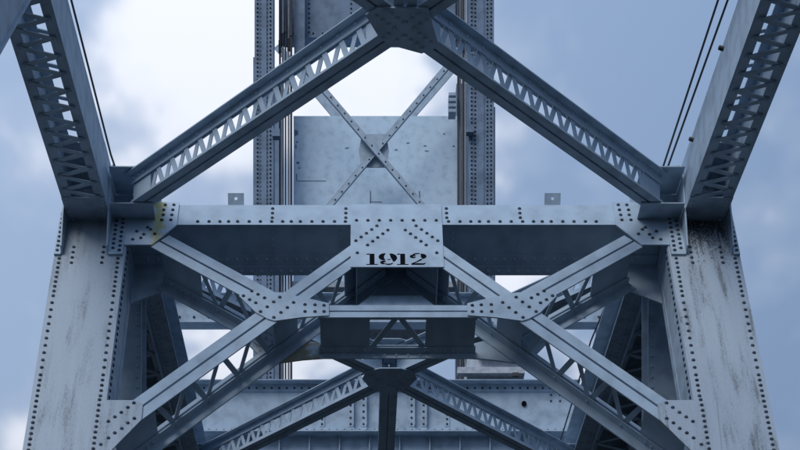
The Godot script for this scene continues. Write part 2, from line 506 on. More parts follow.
# ---------------------------------------------------------------- the portal frame between them
func build_portal() -> void:
	var t := thing("portal_frame", "riveted portal frame between the leaning posts with a plate lettered 1912", "portal frame", PX)
	# --- top strut: a box of plates
	var st := holder("strut", t)
	var W := 3.695; var Hs := 0.47; var Dp := 0.6
	plate(st, "front_plate", M.paint, Vector3(-W, -Hs, -0.016), Vector3(W, 0, 0))
	plate(st, "top_plate", M.paint, Vector3(-W, -0.016, -Dp + 0.017), Vector3(W, -0.001, -0.017))
	plate(st, "bottom_plate", M.paint, Vector3(-W, -Hs + 0.03, -Dp + 0.017), Vector3(W, -Hs + 0.045, -0.017))
	plate(st, "back_plate", M.paint, Vector3(-W, -Hs - 0.01, -Dp), Vector3(W, 0, -Dp + 0.016))
	plate(st, "flange_angle", M.paint, Vector3(-W, -Hs + 0.012, -Dp + 0.018), Vector3(W, -Hs + 0.029, -Dp + 0.16))
	plate(st, "flange_angle", M.paint, Vector3(-W, -Hs - 0.012, -Dp - 0.12), Vector3(W, -Hs + 0.002, -Dp - 0.001))
	var pts := []
	var x := -2.75
	var k := 0
	while x < 2.8:
		if absf(x) > 0.7: pts.append(Vector3(x, -0.40, 0))
		x += [0.158, 0.15, 0.12, 0.125, 0.16, 0.155][k % 6]; k += 1
	for xx in [-1.72, -0.70, 0.70, 1.72]:
		for y in [0.09, 0.2, 0.31]: pts.append(Vector3(xx, -y, 0))
	rivets(st, pts, Vector3(0, 0, 1))
	pts = []
	x = -3.5
	while x < 3.5:
		pts.append(Vector3(x, -Hs + 0.012, -0.5)); pts.append(Vector3(x + 0.06, -Hs - 0.012, -0.66)); x += 0.14
	for xx in [-1.72, -0.78, 0.78, 1.72]:
		for z in [0.12, 0.22, 0.32]: pts.append(Vector3(xx, -Hs + 0.03, -z))
	rivets(st, pts, Vector3(0, -1, 0), 0.026, 0.022, M.paint)

	# --- date plate
	var dp := L2s([[349.5, 268], [443, 268], [443, 206.5], [349.5, 206.5]])
	var hw: float = (dp[1].x - dp[0].x) / 2
	var yb: float = dp[0].y
	var plate_o := outline(t, "date_plate", M.paint, [Vector2(-hw, yb), Vector2(hw, yb), Vector2(hw, -0.01), Vector2(-hw, -0.01)], 0.001, 0.016)
	pts = up3(row(Vector2(-hw + 0.08, -0.40), Vector2(hw - 0.08, -0.40), 0.155), 0.016)
	for s in [-1.0, 1.0]:
		pts += up3(row(Vector2(s * 0.56, -0.88), Vector2(s * 0.27, -0.53), 0.11), 0.016)
		pts += up3(row(Vector2(s * 0.40, -0.98), Vector2(s * 0.12, -0.63), 0.11), 0.016)
		pts += [Vector3(s * 0.54, -1.16, 0.016)]
	rivets(plate_o, pts, Vector3(0, 0, 1), 0.025, 0.019)
	digits(plate_o, yb)
	# its twin on the far side of the frame
	outline(t, "back_gusset_plate", M.paint, [Vector2(-0.62, -0.5), Vector2(0.62, -0.5), Vector2(0.62, -1.0), Vector2(0.4, -1.14), Vector2(-0.4, -1.14), Vector2(-0.62, -1.0)], -Dp - 0.018, -Dp - 0.001)
	for s in [-1.0, 1.0]:
		plate(t, "batten_plate", M.paint, Vector3(s * 0.55 - 0.008, yb + 0.05, -Dp + 0.002), Vector3(s * 0.55 + 0.008, -Hs - 0.002, -0.003))

	# --- braces and plates, both sides
	var node := L2(279, 306)
	for s in [-1.0, 1.0]:
		var S := Vector3(s, 1, 1)
		var nn := Vector3(node.x, node.y, 0)
		var c1 := L2(160, 241)      # under the corner plate
		var low := L2(112, 428)
		var upc := L2(384, 233)
		var o := {"gap": 0.035, "leg": 0.11, "pitch": 0.62, "bar": 0.075, "b0": 0.55, "b1": 0.5}
		var mid := Vector3(node.x + 0.02, node.y, 0)
		o.b0 = 0.75; o.b1 = 0.55
		laced(t, "corner_brace", Vector3(c1.x, c1.y, 0) * S, mid * S, Vector3(0, 0, 1), Dp, 0.35, o)
		o.b0 = 0.75; o.b1 = 0.85
		var lowp := Vector3(low.x, low.y, 0) * S
		var upp := Vector3(upc.x, upc.y, 0) * S
		var nf: float = lowp.distance_to(mid * S)
		o["mid"] = [nf - 0.18, nf + 0.3]
		laced(t, "long_brace", lowp, upp, Vector3(0, 0, 1), Dp, 0.345, o)
		# node plate
		var pl := L2s([[239, 297], [249, 291.5], [282, 294], [306, 299], [329, 304.5], [329, 316.5], [301, 318.5], [275, 322], [268, 320], [256, 313.5]])
		if s > 0: pl = mir(pl)
		var np := outline(t, "node_plate", M.paint, pl, 0.002, 0.018)
		var zr := [[475, 155], [522, 128], [510, 177], [558, 147], [545, 195], [595, 167], [572, 245], [610, 218], [647, 190], [682, 163], [648, 278], [688, 250], [725, 222], [760, 193]]
		var rv := []
		for z in zr: rv.append([160 + z[0] / 5.69, 270 + z[1] / 5.69])
		rv += [[305, 306], [315, 306.3], [324, 306.8], [305, 313], [315, 313], [324, 313]]
		var rl := L2s(rv)
		if s > 0: rl = mir(rl)
		rivets(np, up3(rl, 0.018), Vector3(0, 0, 1))
		var bp := []
		for p in pl: bp.append(p + Vector2(0, 0.02))
		outline(t, "back_gusset_plate", M.algae if s < 0 else M.paint, bp, -Dp - 0.018, -Dp - 0.002)
		# corner plate
		var cp := L2s([[124, 214], [158, 203.5], [179.5, 203.5], [177, 226], [152, 246], [122, 246]])
		if s > 0: cp = mir(cp)
		var co := outline(t, "corner_plate", M.lichen if s < 0 else M.paint, cp, 0.003, 0.02)
		var cr := L2s([[165.5, 206.5], [174, 206.5], [164, 211.5], [173, 211.5], [163.5, 216.5], [172, 216.5], [162, 221.5], [171, 221.5], [137, 233], [144, 236], [151, 231], [148, 229], [155, 235.5], [141, 239.5], [133, 241]])
		if s > 0: cr = mir(cr)
		rivets(co, up3(cr, 0.02), Vector3(0, 0, 1))
		var bc := []
		for p in L2s([[124, 214], [182, 206], [182, 232], [165, 246], [122, 262]]): bc.append(Vector2(p.x * -s, p.y))
		outline(t, "back_gusset_plate", M.paint, bc, -Dp - 0.02, -Dp - 0.003)
		# foot plate of the lower brace
		var fp := L2s([[84, 401.5], [133, 401.5], [143, 405], [141.5, 421], [112, 451], [98, 468], [80, 468]])
		if s > 0: fp = mir(fp)
		var fo := outline(t, "foot_plate", M.post_clean if s < 0 else M.post_grime_shade, fp, 0.003, 0.02)
		var fr := L2s([[134, 404.5], [128, 409], [121.5, 414], [115, 418.5], [108.5, 423], [134.5, 420], [128, 424.5], [122, 430], [115, 434.5], [108.5, 439.5], [101, 446]])
		if s > 0: fr = mir(fr)
		rivets(fo, up3(fr, 0.02), Vector3(0, 0, 1))
		# solid web from the corner down into the first brace
		var wc := L2s([[126, 246], [152, 247], [163, 252]])
	# --- horizontal tie between the node plates
	var ty := (L2(390, 305).y + L2(390, 317.5).y) / 2
	var tx: float = -L2(329, 311).x + 0.14
	laced(t, "tie", Vector3(-tx, ty, 0), Vector3(tx, ty, 0), Vector3(0, 0, 1), Dp, 0.26, {"gap": 0.03, "leg": 0.1, "pitch": 0.84, "bar": 0.07, "b0": 0.68, "b1": 0.68, "rows": true, "flip": 1})
	# --- two drilled lugs standing on the strut
	for px in [236.0, 552.5]:
		var c := L2(px, 204).x
		var b := MB.new()
		var r := 0.022; var w := 0.112; var hh := 0.18
		var ctr := Vector2(0, hh * 0.62)
		var ring := []
		for i in 12: ring.append(ctr + Vector2(cos(i * TAU / 12), sin(i * TAU / 12)) * r)
		# a frame of four pieces round the hole
		b.prism(PackedVector2Array([Vector2(-w, 0), Vector2(w, 0), Vector2(w, ctr.y), ring[0], ring[11], ring[10], ring[9], ring[8], ring[7], ring[6], Vector2(-w, ctr.y)]), -0.012, 0.0)
		b.prism(PackedVector2Array([Vector2(-w, hh), Vector2(-w, ctr.y), ring[6], ring[5], ring[4], ring[3], ring[2], ring[1], ring[0], Vector2(w, ctr.y), Vector2(w, hh)]), -0.012, 0.0)
		put(b.mesh(), "drilled_lug", M.paint, t, Transform3D(Basis(Vector3(1, 0, 0), deg_to_rad(42)), Vector3(c, 0.0, -0.03)))

func stroke(b: MB, pts: Array, z0: float, z1: float) -> void:
	# pts: [x, y, half width]
	var l := []; var r := []
	for i in pts.size():
		var p := Vector2(pts[i][0], pts[i][1])
		var a := Vector2(pts[maxi(i - 1, 0)][0], pts[maxi(i - 1, 0)][1])
		var c := Vector2(pts[mini(i + 1, pts.size() - 1)][0], pts[mini(i + 1, pts.size() - 1)][1])
		var d := (c - a).normalized()
		var nn := Vector2(-d.y, d.x)
		l.append(p + nn * pts[i][2]); r.append(p - nn * pts[i][2])
	for i in pts.size() - 1:
		b.prism(PackedVector2Array([l[i], l[i + 1], r[i + 1], r[i]]), z0, z1)

func arc(cx: float, cy: float, rx: float, ry: float, a0: float, a1: float, thin: float, thick: float, k := 14) -> Array:
	var o := []
	for i in k + 1:
		var f := float(i) / k
		var a := deg_to_rad(lerpf(a0, a1, f))
		o.append([cx + rx * cos(a), cy + ry * sin(a), lerpf(thin, thick, sin(PI * f))])
	return o

func digits(parent: Node3D, yb: float) -> void:
	# stencilled numerals, unit height
	var h := 0.265
	var y0 := yb + 0.045
	var xs := [-0.34, -0.125, 0.075, 0.285]
	var kinds := ["1", "9", "1", "2"]
	for i in 4:
		var b := MB.new()
		match kinds[i]:
			"1":
				stroke(b, [[0, 0.07, 0.115], [0, 0.95, 0.115]], 0, 0.012)
				stroke(b, [[-0.27, 0.03, 0.03], [0.27, 0.03, 0.03]], 0, 0.012)
				stroke(b, [[-0.27, 0.9, 0.02], [-0.13, 0.93, 0.055]], 0, 0.012)
			"9":
				stroke(b, arc(-0.04, 0.68, 0.27, 0.29, 105, 250, 0.03, 0.13), 0, 0.012)
				stroke(b, arc(0.0, 0.5, 0.3, 0.47, 72, -28, 0.03, 0.15), 0, 0.012)
				stroke(b, arc(0.02, 0.36, 0.27, 0.32, -40, -125, 0.025, 0.05), 0, 0.012)
				stroke(b, arc(-0.2, 0.2, 0.09, 0.09, 30, 300, 0.04, 0.08), 0, 0.012)
				stroke(b, [[-0.02, 0.44, 0.03], [0.13, 0.47, 0.035]], 0, 0.012)
			"2":
				stroke(b, arc(-0.22, 0.72, 0.1, 0.09, 20, 330, 0.03, 0.075), 0, 0.012)
				stroke(b, arc(0.0, 0.72, 0.29, 0.25, 155, 70, 0.022, 0.045), 0, 0.012)
				stroke(b, arc(0.02, 0.71, 0.24, 0.25, 62, -45, 0.03, 0.14), 0, 0.012)
				stroke(b, [[0.17, 0.48, 0.05], [-0.05, 0.27, 0.035], [-0.3, 0.1, 0.03]], 0, 0.012)
				stroke(b, [[-0.33, 0.055, 0.055], [0.0, 0.07, 0.075], [0.25, 0.06, 0.06], [0.34, 0.16, 0.02]], 0, 0.012)
		put(b.mesh(), "painted_digit", M.black, parent, Transform3D(Basis.from_scale(Vector3(h * 1.08, h, 0.18)), Vector3(xs[i], y0, 0.0162)))

# ---------------------------------------------------------------- top chords
func chord(t: Node3D, s: float, xi: float, xo: float, yb: float, yt: float, d0: float, d1: float, pitch: float, lace0: float, lace1: float, side: Material) -> void:
	# built up of two channels turned to each other, laced below and above; d is the distance from the camera's foot
	var yB := EYE + yb; var yT := EYE + yt
	for e in [[xi, 1.0], [xo, -1.0]]:
		var x: float = e[0]; var q: float = e[1]
		var a: float = s * x; var c: float = s * (x + q * 0.018)
		plate(t, "side_plate", side, Vector3(minf(a, c), yB, -d1), Vector3(maxf(a, c), yT, -d0))
		var f0: float = s * (x + q * 0.019); var f1: float = s * (x + q * 0.135)
		plate(t, "flange_angle", M.paint, Vector3(minf(f0, f1), yB, -d1), Vector3(maxf(f0, f1), yB + 0.016, -d0))
		plate(t, "flange_angle", M.paint, Vector3(minf(f0, f1), yT - 0.016, -d1), Vector3(maxf(f0, f1), yT, -d0))
	var x0: float = xi + 0.085; var x1: float = xo - 0.085
	var k: int = int(round((lace1 - lace0) / (pitch / 2)))
	var stp: float = (lace1 - lace0) / k
	var bl := Vector2(x1 - x0, stp).length() + 0.05
	var bm := BoxMesh.new(); bm.size = Vector3(bl, 0.012, 0.065)
	var rv := []
	for i in k:
		var da := lace0 + i * stp; var db := da + stp
		var xa := x0 if i % 2 == 0 else x1
		var xb := x1 if i % 2 == 0 else x0
		var A := Vector3(s * xa, 0, -da); var B := Vector3(s * xb, 0, -db)
		var ang := atan2(-(B.z - A.z), B.x - A.x)
		var mid := (A + B) / 2
		put(bm, "lacing_bar", M.paint, t, Transform3D(Basis(Vector3.UP, ang), Vector3(mid.x, yB - 0.008 - (0.013 if i % 2 else 0.0), mid.z)))
		rv.append(Vector3(A.x, yB - 0.022, A.z))
		if i % 4 == 0:
			put(bm, "lacing_bar", M.paint, t, Transform3D(Basis(Vector3.UP, -ang), Vector3(mid.x, yT + 0.008, mid.z)))
	rivets(t, rv, Vector3(0, -1, 0), 0.022, 0.018, M.paint)
	# tie plates where the lacing ends
	for e in [[d0 + 0.01, lace0 - 0.02], [lace1 + 0.02, d1 - 0.01]]:
		if e[1] - e[0] > 0.08:
			plate(t, "tie_plate", M.paint, Vector3(minf(s * xi, s * xo), yB - 0.016, -e[1]), Vector3(maxf(s * xi, s * xo), yB - 0.001, -e[0]))
			plate(t, "tie_plate", M.paint, Vector3(minf(s * xi, s * xo), yT + 0.001, -e[1]), Vector3(maxf(s * xi, s * xo), yT + 0.016, -e[0]))
			var rr := []
			for x in [xi + 0.06, xo - 0.06]:
				var d: float = e[0] + 0.08
				while d < e[1] - 0.04:
					rr.append(Vector3(s * x, yB - 0.016, -d)); d += 0.11
			rivets(t, rr, Vector3(0, -1, 0), 0.024, 0.02, M.paint)

func heavy_chord(t: Node3D, s: float) -> void:
	var yB := EYE + CHB; var yT := EYE + 13.3
	var d0 := 22.45; var d1 := 47.0
	var lr := func(called: String, m: Material, xa: float, xb: float, y0: float, y1: float) -> void:
		plate(t, called, m, Vector3(minf(s * xa, s * xb), y0, -d1), Vector3(maxf(s * xa, s * xb), y1, -d0))
	lr.call("side_plate", M.paint, 3.72, 3.74, yB + 0.017, yT - 0.02)
	lr.call("side_plate", M.paint, 4.62, 4.64, yB + 0.017, yT - 0.02)
	lr.call("bottom_flange", M.paint, 3.50, 3.78, yB, yB + 0.016)
	lr.call("bottom_flange", M.paint, 4.50, 4.72, yB, yB + 0.016)
	lr.call("lip_angle", M.paint, 3.782, 3.80, yB - 0.13, yB + 0.016)
	lr.call("cover_plate", M.paint, 3.50, 4.72, yT - 0.019, yT)
	lr.call("lacing_ledge", M.paint, 3.81, 3.92, yB + 0.06, yB + 0.075)
	lr.call("lacing_ledge", M.paint, 4.48, 4.615, yB + 0.06, yB + 0.075)
	var k := 64
	var stp := 0.34
	var x0 := 3.88; var x1 := 4.52
	var bm := BoxMesh.new(); bm.size = Vector3(Vector2(x1 - x0, stp).length() + 0.05, 0.012, 0.07)
	for i in k:
		var da := 23.0 + i * stp
		var xa := x0 if i % 2 == 0 else x1
		var xb := x1 if i % 2 == 0 else x0
		var A := Vector3(s * xa, 0, -da); var B := Vector3(s * xb, 0, -da - stp)
		var mid := (A + B) / 2
		put(bm, "lacing_bar", M.paint, t, Transform3D(Basis(Vector3.UP, atan2(-(B.z - A.z), B.x - A.x)), Vector3(mid.x, yB + (0.05 if i % 2 else 0.036), mid.z)))
	var rr := []
	for i in 70:
		rr.append(Vector3(s * 3.56, yB, -23.0 - i * 0.15)); rr.append(Vector3(s * 3.69, yB, -23.07 - i * 0.15))
	rivets(t, rr, Vector3(0, -1, 0), 0.024, 0.02, M.paint)

func build_chords() -> void:
	for s in [-1.0, 1.0]:
		var t := thing("top_chord", "laced steel top chord rising overhead from the " + ("clean" if s < 0 else "grime-streaked") + " leaning post", "chord", Transform3D.IDENTITY, "laced top chords")
		chord(t, s, 3.95, 4.54, CHB, 13.2, 5.0, 22.35, 0.31, 6.0, 21.25, M.paint)
		var u := thing("top_chord", "heavier top chord running back behind the " + ("clean" if s < 0 else "grime-streaked") + " leaning post toward the tower", "chord", Transform3D.IDENTITY, "heavy chords behind the portal")
		heavy_chord(u, s)
		# hangers below the joint
		var v := thing("vertical_post", "upright plated post close behind the " + ("clean" if s < 0 else "grime-streaked") + " leaning post", "steel post", Transform3D(Basis.IDENTITY, Vector3(s * 4.15, 0, -22.95)), "upright posts behind the portal")
		var top := EYE + CHB - 0.02
		for x in [3.78, 4.5]:
			plate(v, "flange_plate", M.paint, Vector3(s * (x - 4.15) - 0.13, 0.0, -0.25), Vector3(s * (x - 4.15) + 0.13, top, -0.23))
			plate(v, "flange_plate", M.paint, Vector3(s * (x - 4.15) - 0.13, 0.0, 0.23), Vector3(s * (x - 4.15) + 0.13, top, 0.25))
			plate(v, "web_plate", M.paint, Vector3(s * (x - 4.15) - 0.01, 0.0, -0.229), Vector3(s * (x - 4.15) + 0.01, top, 0.229))
		plate(v, "cover_plate", M.paint, Vector3(-0.5, 0.0, 0.252), Vector3(0.5, top, 0.266))
		plate(v, "batten_plate", M.paint, Vector3(-0.44, 3.0, 0.268), Vector3(0.44, 10.45, 0.282))
		var rr := []
		var y := 6.0
		while y < top:
			rr.append(Vector3(s * (3.78 - 4.15 - 0.07), y, 0.282 if y < 10.45 else 0.267)); y += 0.15
		rivets(v, rr, Vector3(0, 0, 1), 0.022, 0.018, M.paint)
	# diagonal that comes off the chord toward the deck near the camera
	for s in [-1.0, 1.0]:
		var A := Vector3(s * 4.245, EYE + 12.44, -17.05 if s < 0 else -16.4); var dir := Vector3(0, -1.08, 1.0).normalized()
		var len := (EYE + 12.46) / -dir.y
		var B := A + dir * len
		var Y := Vector3(1, 0, 0).cross(dir).normalized()
		var t := thing("diagonal_post", "dark plated diagonal crossing in front of the chord " + ("of the clean post" if s < 0 else "of the grimy post"), "steel post", Transform3D(Basis(Vector3(1, 0, 0), -dir, Vector3(1, 0, 0).cross(-dir)), B), "plated truss diagonals")
		plate(t, "web_plate", M.paint, Vector3(-0.3, 0, -0.01), Vector3(-0.28, len, 0.45))
		plate(t, "web_plate", M.paint, Vector3(0.28, 0, -0.01), Vector3(0.3, len, 0.45))
		plate(t, "cover_plate", M.paint, Vector3(-0.33, 0, 0.451), Vector3(0.33, len, 0.47))
		plate(t, "cover_plate", M.paint, Vector3(-0.33, 0, -0.03), Vector3(0.33, len, -0.011))

# ---------------------------------------------------------------- lateral bracing in the plane of the chords
func build_laterals() -> void:
	var y := EYE + CHB + 0.02
	var specs := [[18.0, 22.1, 13.9, "near"], [26.6, 22.7, 31.0, "far"]]
	for sp in specs:
		var near: bool = sp[3] == "near"
		var t := thing("lateral_bracing", "crossed laced braces between the chords overhead, in front of the portal" if near else "crossed laced braces behind the 1912 plate, below the plate girder", "bracing", Transform3D(Basis.IDENTITY, Vector3(0, y, -sp[0])))
		var o := {"gap": 0.03, "leg": 0.12, "pitch": 0.29, "bar": 0.075, "t": 0.014, "b0": 0.4, "b1": 0.45}
		for s in [-1.0, 1.0]:
			for e in [[sp[1], 3.62], [sp[2], 3.7]]:
				var dd: float = e[0] - sp[0]
				var cl := Vector2(s * e[1], dd).normalized() * 0.17
				laced(t, "brace_arm", Vector3(s * e[1], 0, -dd * e[1] / 4.1), Vector3(cl.x, 0, -cl.y), Vector3(0, -1, 0), 0.46, 0.25, o)
		# centre plate under the crossing
		var g := [Vector2(-0.46, -0.1), Vector2(-0.40, -0.34), Vector2(-0.17, -0.47), Vector2(0.17, -0.47), Vector2(0.42, -0.34), Vector2(0.46, -0.1), Vector2(0.34, 0.18), Vector2(0.13, 0.40), Vector2(-0.1, 0.44), Vector2(-0.34, 0.2)]
		var gf := Transform3D(Basis(Vector3(1, 0, 0), Vector3(0, 0, -1), Vector3(0, 1, 0)), Vector3.ZERO)
		if near:
			g = []
			for q in [[365.5, 15], [378, 7.5], [428, 8.5], [431, 17.5], [438.5, 44], [436, 48], [421.6, 53.5], [394, 46], [380, 39]]:
				var w := level(q[0], q[1], CHB)
				g.append(Vector2(w.x, -w.z - sp[0]))
		var go := outline(t, "centre_plate", M.paint, g, -0.022, -0.004, gf)
		outline(t, "centre_plate", M.paint, g, 0.467, 0.482, gf)
		var rr := []
		for s in [-1.0, 1.0]:
			for q in [-1.0, 1.0]:
				for k in 4:
					for w in [-0.07, 0.07]:
						var a := Vector2(s, q).normalized()
						var p: Vector2 = a * (0.09 + 0.095 * k) + Vector2(-a.y, a.x) * w
						if Geometry2D.is_point_in_polygon(p * 1.08, PackedVector2Array(g)):
							rr.append(Vector3(p.x, -0.022, -p.y))
		rivets(go, rr, Vector3(0, -1, 0), 0.026, 0.02, M.paint)
		# lengthwise strut from the crossing
		var L: float = 4.2
		if near:
			var b := laced(t, "lengthwise_strut", Vector3(0, 0.015, 0.3), Vector3(0, 0.015, L), Vector3(0, -1, 0), 0.40, 0.26, {"b0": 0.3, "b1": 0.3, "pitch": 0.5})
		else:
			laced(t, "lengthwise_strut", Vector3(0, 0.015, -0.36), Vector3(0, 0.015, -L), Vector3(0, -1, 0), 0.44, 0.30, {"b0": 2.0, "b1": 1.82, "pitch": 0.5, "gap": 0.02})
		# level plates at the four joints, and the upright plate that closes them
		if near:
			for s in [-1.0, 1.0]:
				plate(t, "diaphragm", M.paint, Vector3(minf(s * 3.93, s * 3.28), -0.01, -4.07), Vector3(maxf(s * 3.93, s * 3.28), 0.47, -4.055))
		for s in [-1.0, 1.0]:
			for e in ([[21.42, 22.05]] if near else [[22.5, 23.3], [30.2, 31.2]]):
				for h in [-0.018, 0.478]:
					var px := [Vector2(s * 3.92, e[0]), Vector2(s * 3.32, e[0]), Vector2(s * 3.34, e[1]), Vector2(s * 3.92, e[1])]
					if not near: px = [Vector2(s * 3.73, e[0]), Vector2(s * 3.15, e[0]), Vector2(s * 3.15, e[1]), Vector2(s * 3.73, e[1])]
					var q := []
					for p in px: q.append(Vector2(p.x, p.y - sp[0]))
					outline(t, "joint_plate", M.paint, q, h - 0.007, h + 0.007, gf)

# ---------------------------------------------------------------- plate girders behind
func build_girders() -> void:
	var d := 31.4
	var mp := d / F
	var yt := EYE + (HY - 384) * mp; var ym := EYE + (HY - 433) * mp
	var xe := 3.88
	var t := thing("plate_girder", "pale riveted plate girder with vertical stiffeners across the top of the truss", "girder", Transform3D(Basis.IDENTITY, Vector3(0, ym, -d)))
	var h := yt - ym
	plate(t, "web_plate", M.paint, Vector3(-xe, 0.0, -0.02), Vector3(xe, h - 0.015, 0.0))
	plate(t, "top_flange", M.paint, Vector3(-xe, h - 0.014, -0.2), Vector3(xe, h, 0.2))
	plate(t, "flange_angle", M.paint, Vector3(-xe, h - 0.16, 0.001), Vector3(xe, h - 0.016, 0.018))
	plate(t, "flange_angle", M.paint, Vector3(-xe, -0.02, 0.001), Vector3(xe, 0.11, 0.018))
	plate(t, "bottom_flange", M.paint, Vector3(-xe, -0.036, -0.2), Vector3(xe, -0.021, 0.2))
	var rr := []
	var x := -3.8
	while x < 3.8:
		rr.append(Vector3(x, 0.05, 0.018)); rr.append(Vector3(x + 0.05, h - 0.09, 0.018)); x += 0.15
	for px in [351.0, 364.0, 412.0, 424.0]:
		var xx := at(px, 400, d).x
		plate(t, "stiffener", M.paint, Vector3(xx - 0.055, 0.12, 0.001), Vector3(xx + 0.055, h - 0.17, 0.02))
		plate(t, "stiffener", M.paint, Vector3(xx + 0.045, 0.12, 0.021), Vector3(xx + 0.055, h - 0.17, 0.11))
		var y := 0.17
		while y < h - 0.2:
			rr.append(Vector3(xx - 0.01, y, 0.02)); y += 0.125
	for px in [322.0, 447.0]:
		var xx := at(px, 400, d).x
		plate(t, "short_stiffener", M.paint, Vector3(xx - 0.05, 0.12, 0.001), Vector3(xx + 0.05, 0.42, 0.02))
		for y in [0.17, 0.27, 0.36]: rr.append(Vector3(xx, y, 0.02))
	for px in [551.0, 560.0]:
		for py in [395.0, 401.0]:
			rr.append(Vector3(at(px, py, d).x, at(px, py, d).y - ym, 0.0))
	for px in [199.0, 575.0, 580.0]:
		for k in 4: rr.append(Vector3(at(px, 400, d).x, 0.2 + 0.13 * k, 0.0))
	rivets(t, rr, Vector3(0, 0, 1), 0.024, 0.015)
	# round hole in the web, its dark inside painted as a black disc
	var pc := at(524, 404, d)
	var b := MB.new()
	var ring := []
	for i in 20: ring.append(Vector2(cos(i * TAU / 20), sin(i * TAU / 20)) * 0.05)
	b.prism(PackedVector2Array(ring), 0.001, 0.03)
	put(b.mesh(), "hole_dark_disc", M.black, t, Transform3D(Basis.IDENTITY, Vector3(pc.x, pc.y - ym, 0)))
	# lower beam on which it bears
	var lb := thing("cross_beam", "dim steel beam bearing the plate girder between the heavy chords", "beam", Transform3D(Basis.IDENTITY, Vector3(0, ym - 1.0, -31.45)))
	plate(lb, "web_plate", M.paint, Vector3(-3.72, 0.0, -0.02), Vector3(3.72, 0.945, 0.0))
	plate(lb, "top_flange", M.paint, Vector3(-3.72, 0.946, -0.14), Vector3(3.72, 0.962, 0.26))
	plate(lb, "bottom_flange", M.paint, Vector3(-3.72, -0.017, -0.14), Vector3(3.72, -0.001, 0.2))
	for k in 12:
		var xx := -3.3 + k * 0.6
		plate(lb, "stiffener", M.paint, Vector3(xx - 0.01, 0.0, 0.001), Vector3(xx + 0.01, 0.945, 0.1))

	# upper girder on short posts
	d = 31.6
	mp = d / F
	yt = EYE + (HY - 297) * mp; ym = EYE + (HY - 325) * mp
	h = yt - ym
	var g := thing("high_girder", "pale girder on short posts, seen behind the lower edge of the portal strut", "girder", Transform3D(Basis.IDENTITY, Vector3(0, EYE + 13.3, -d)))
	var y0 := ym - EYE - 13.3
	plate(g, "web_plate", M.paint, Vector3(-4.6, y0, -0.02), Vector3(4.6, y0 + h, 0))
	plate(g, "bottom_flange", M.paint, Vector3(-4.6, y0 - 0.016, -0.15), Vector3(4.6, y0 - 0.001, 0.15))
	plate(g, "top_flange", M.paint, Vector3(-4.6, y0 + h + 0.001, -0.15), Vector3(4.6, y0 + h + 0.016, 0.15))
	rr = []
	x = -4.4
	while x < 4.5:
		rr.append(Vector3(x, y0 + 0.16, 0)); x += 0.29
	rivets(g, rr, Vector3(0, 0, 1), 0.027, 0.024)
	for s in [-1.0, 1.0]:
		plate(g, "short_post", M.paint, Vector3(s * 4.4 - 0.14, 0.02, -0.16), Vector3(s * 4.4 + 0.14, y0 - 0.02, 0.12))

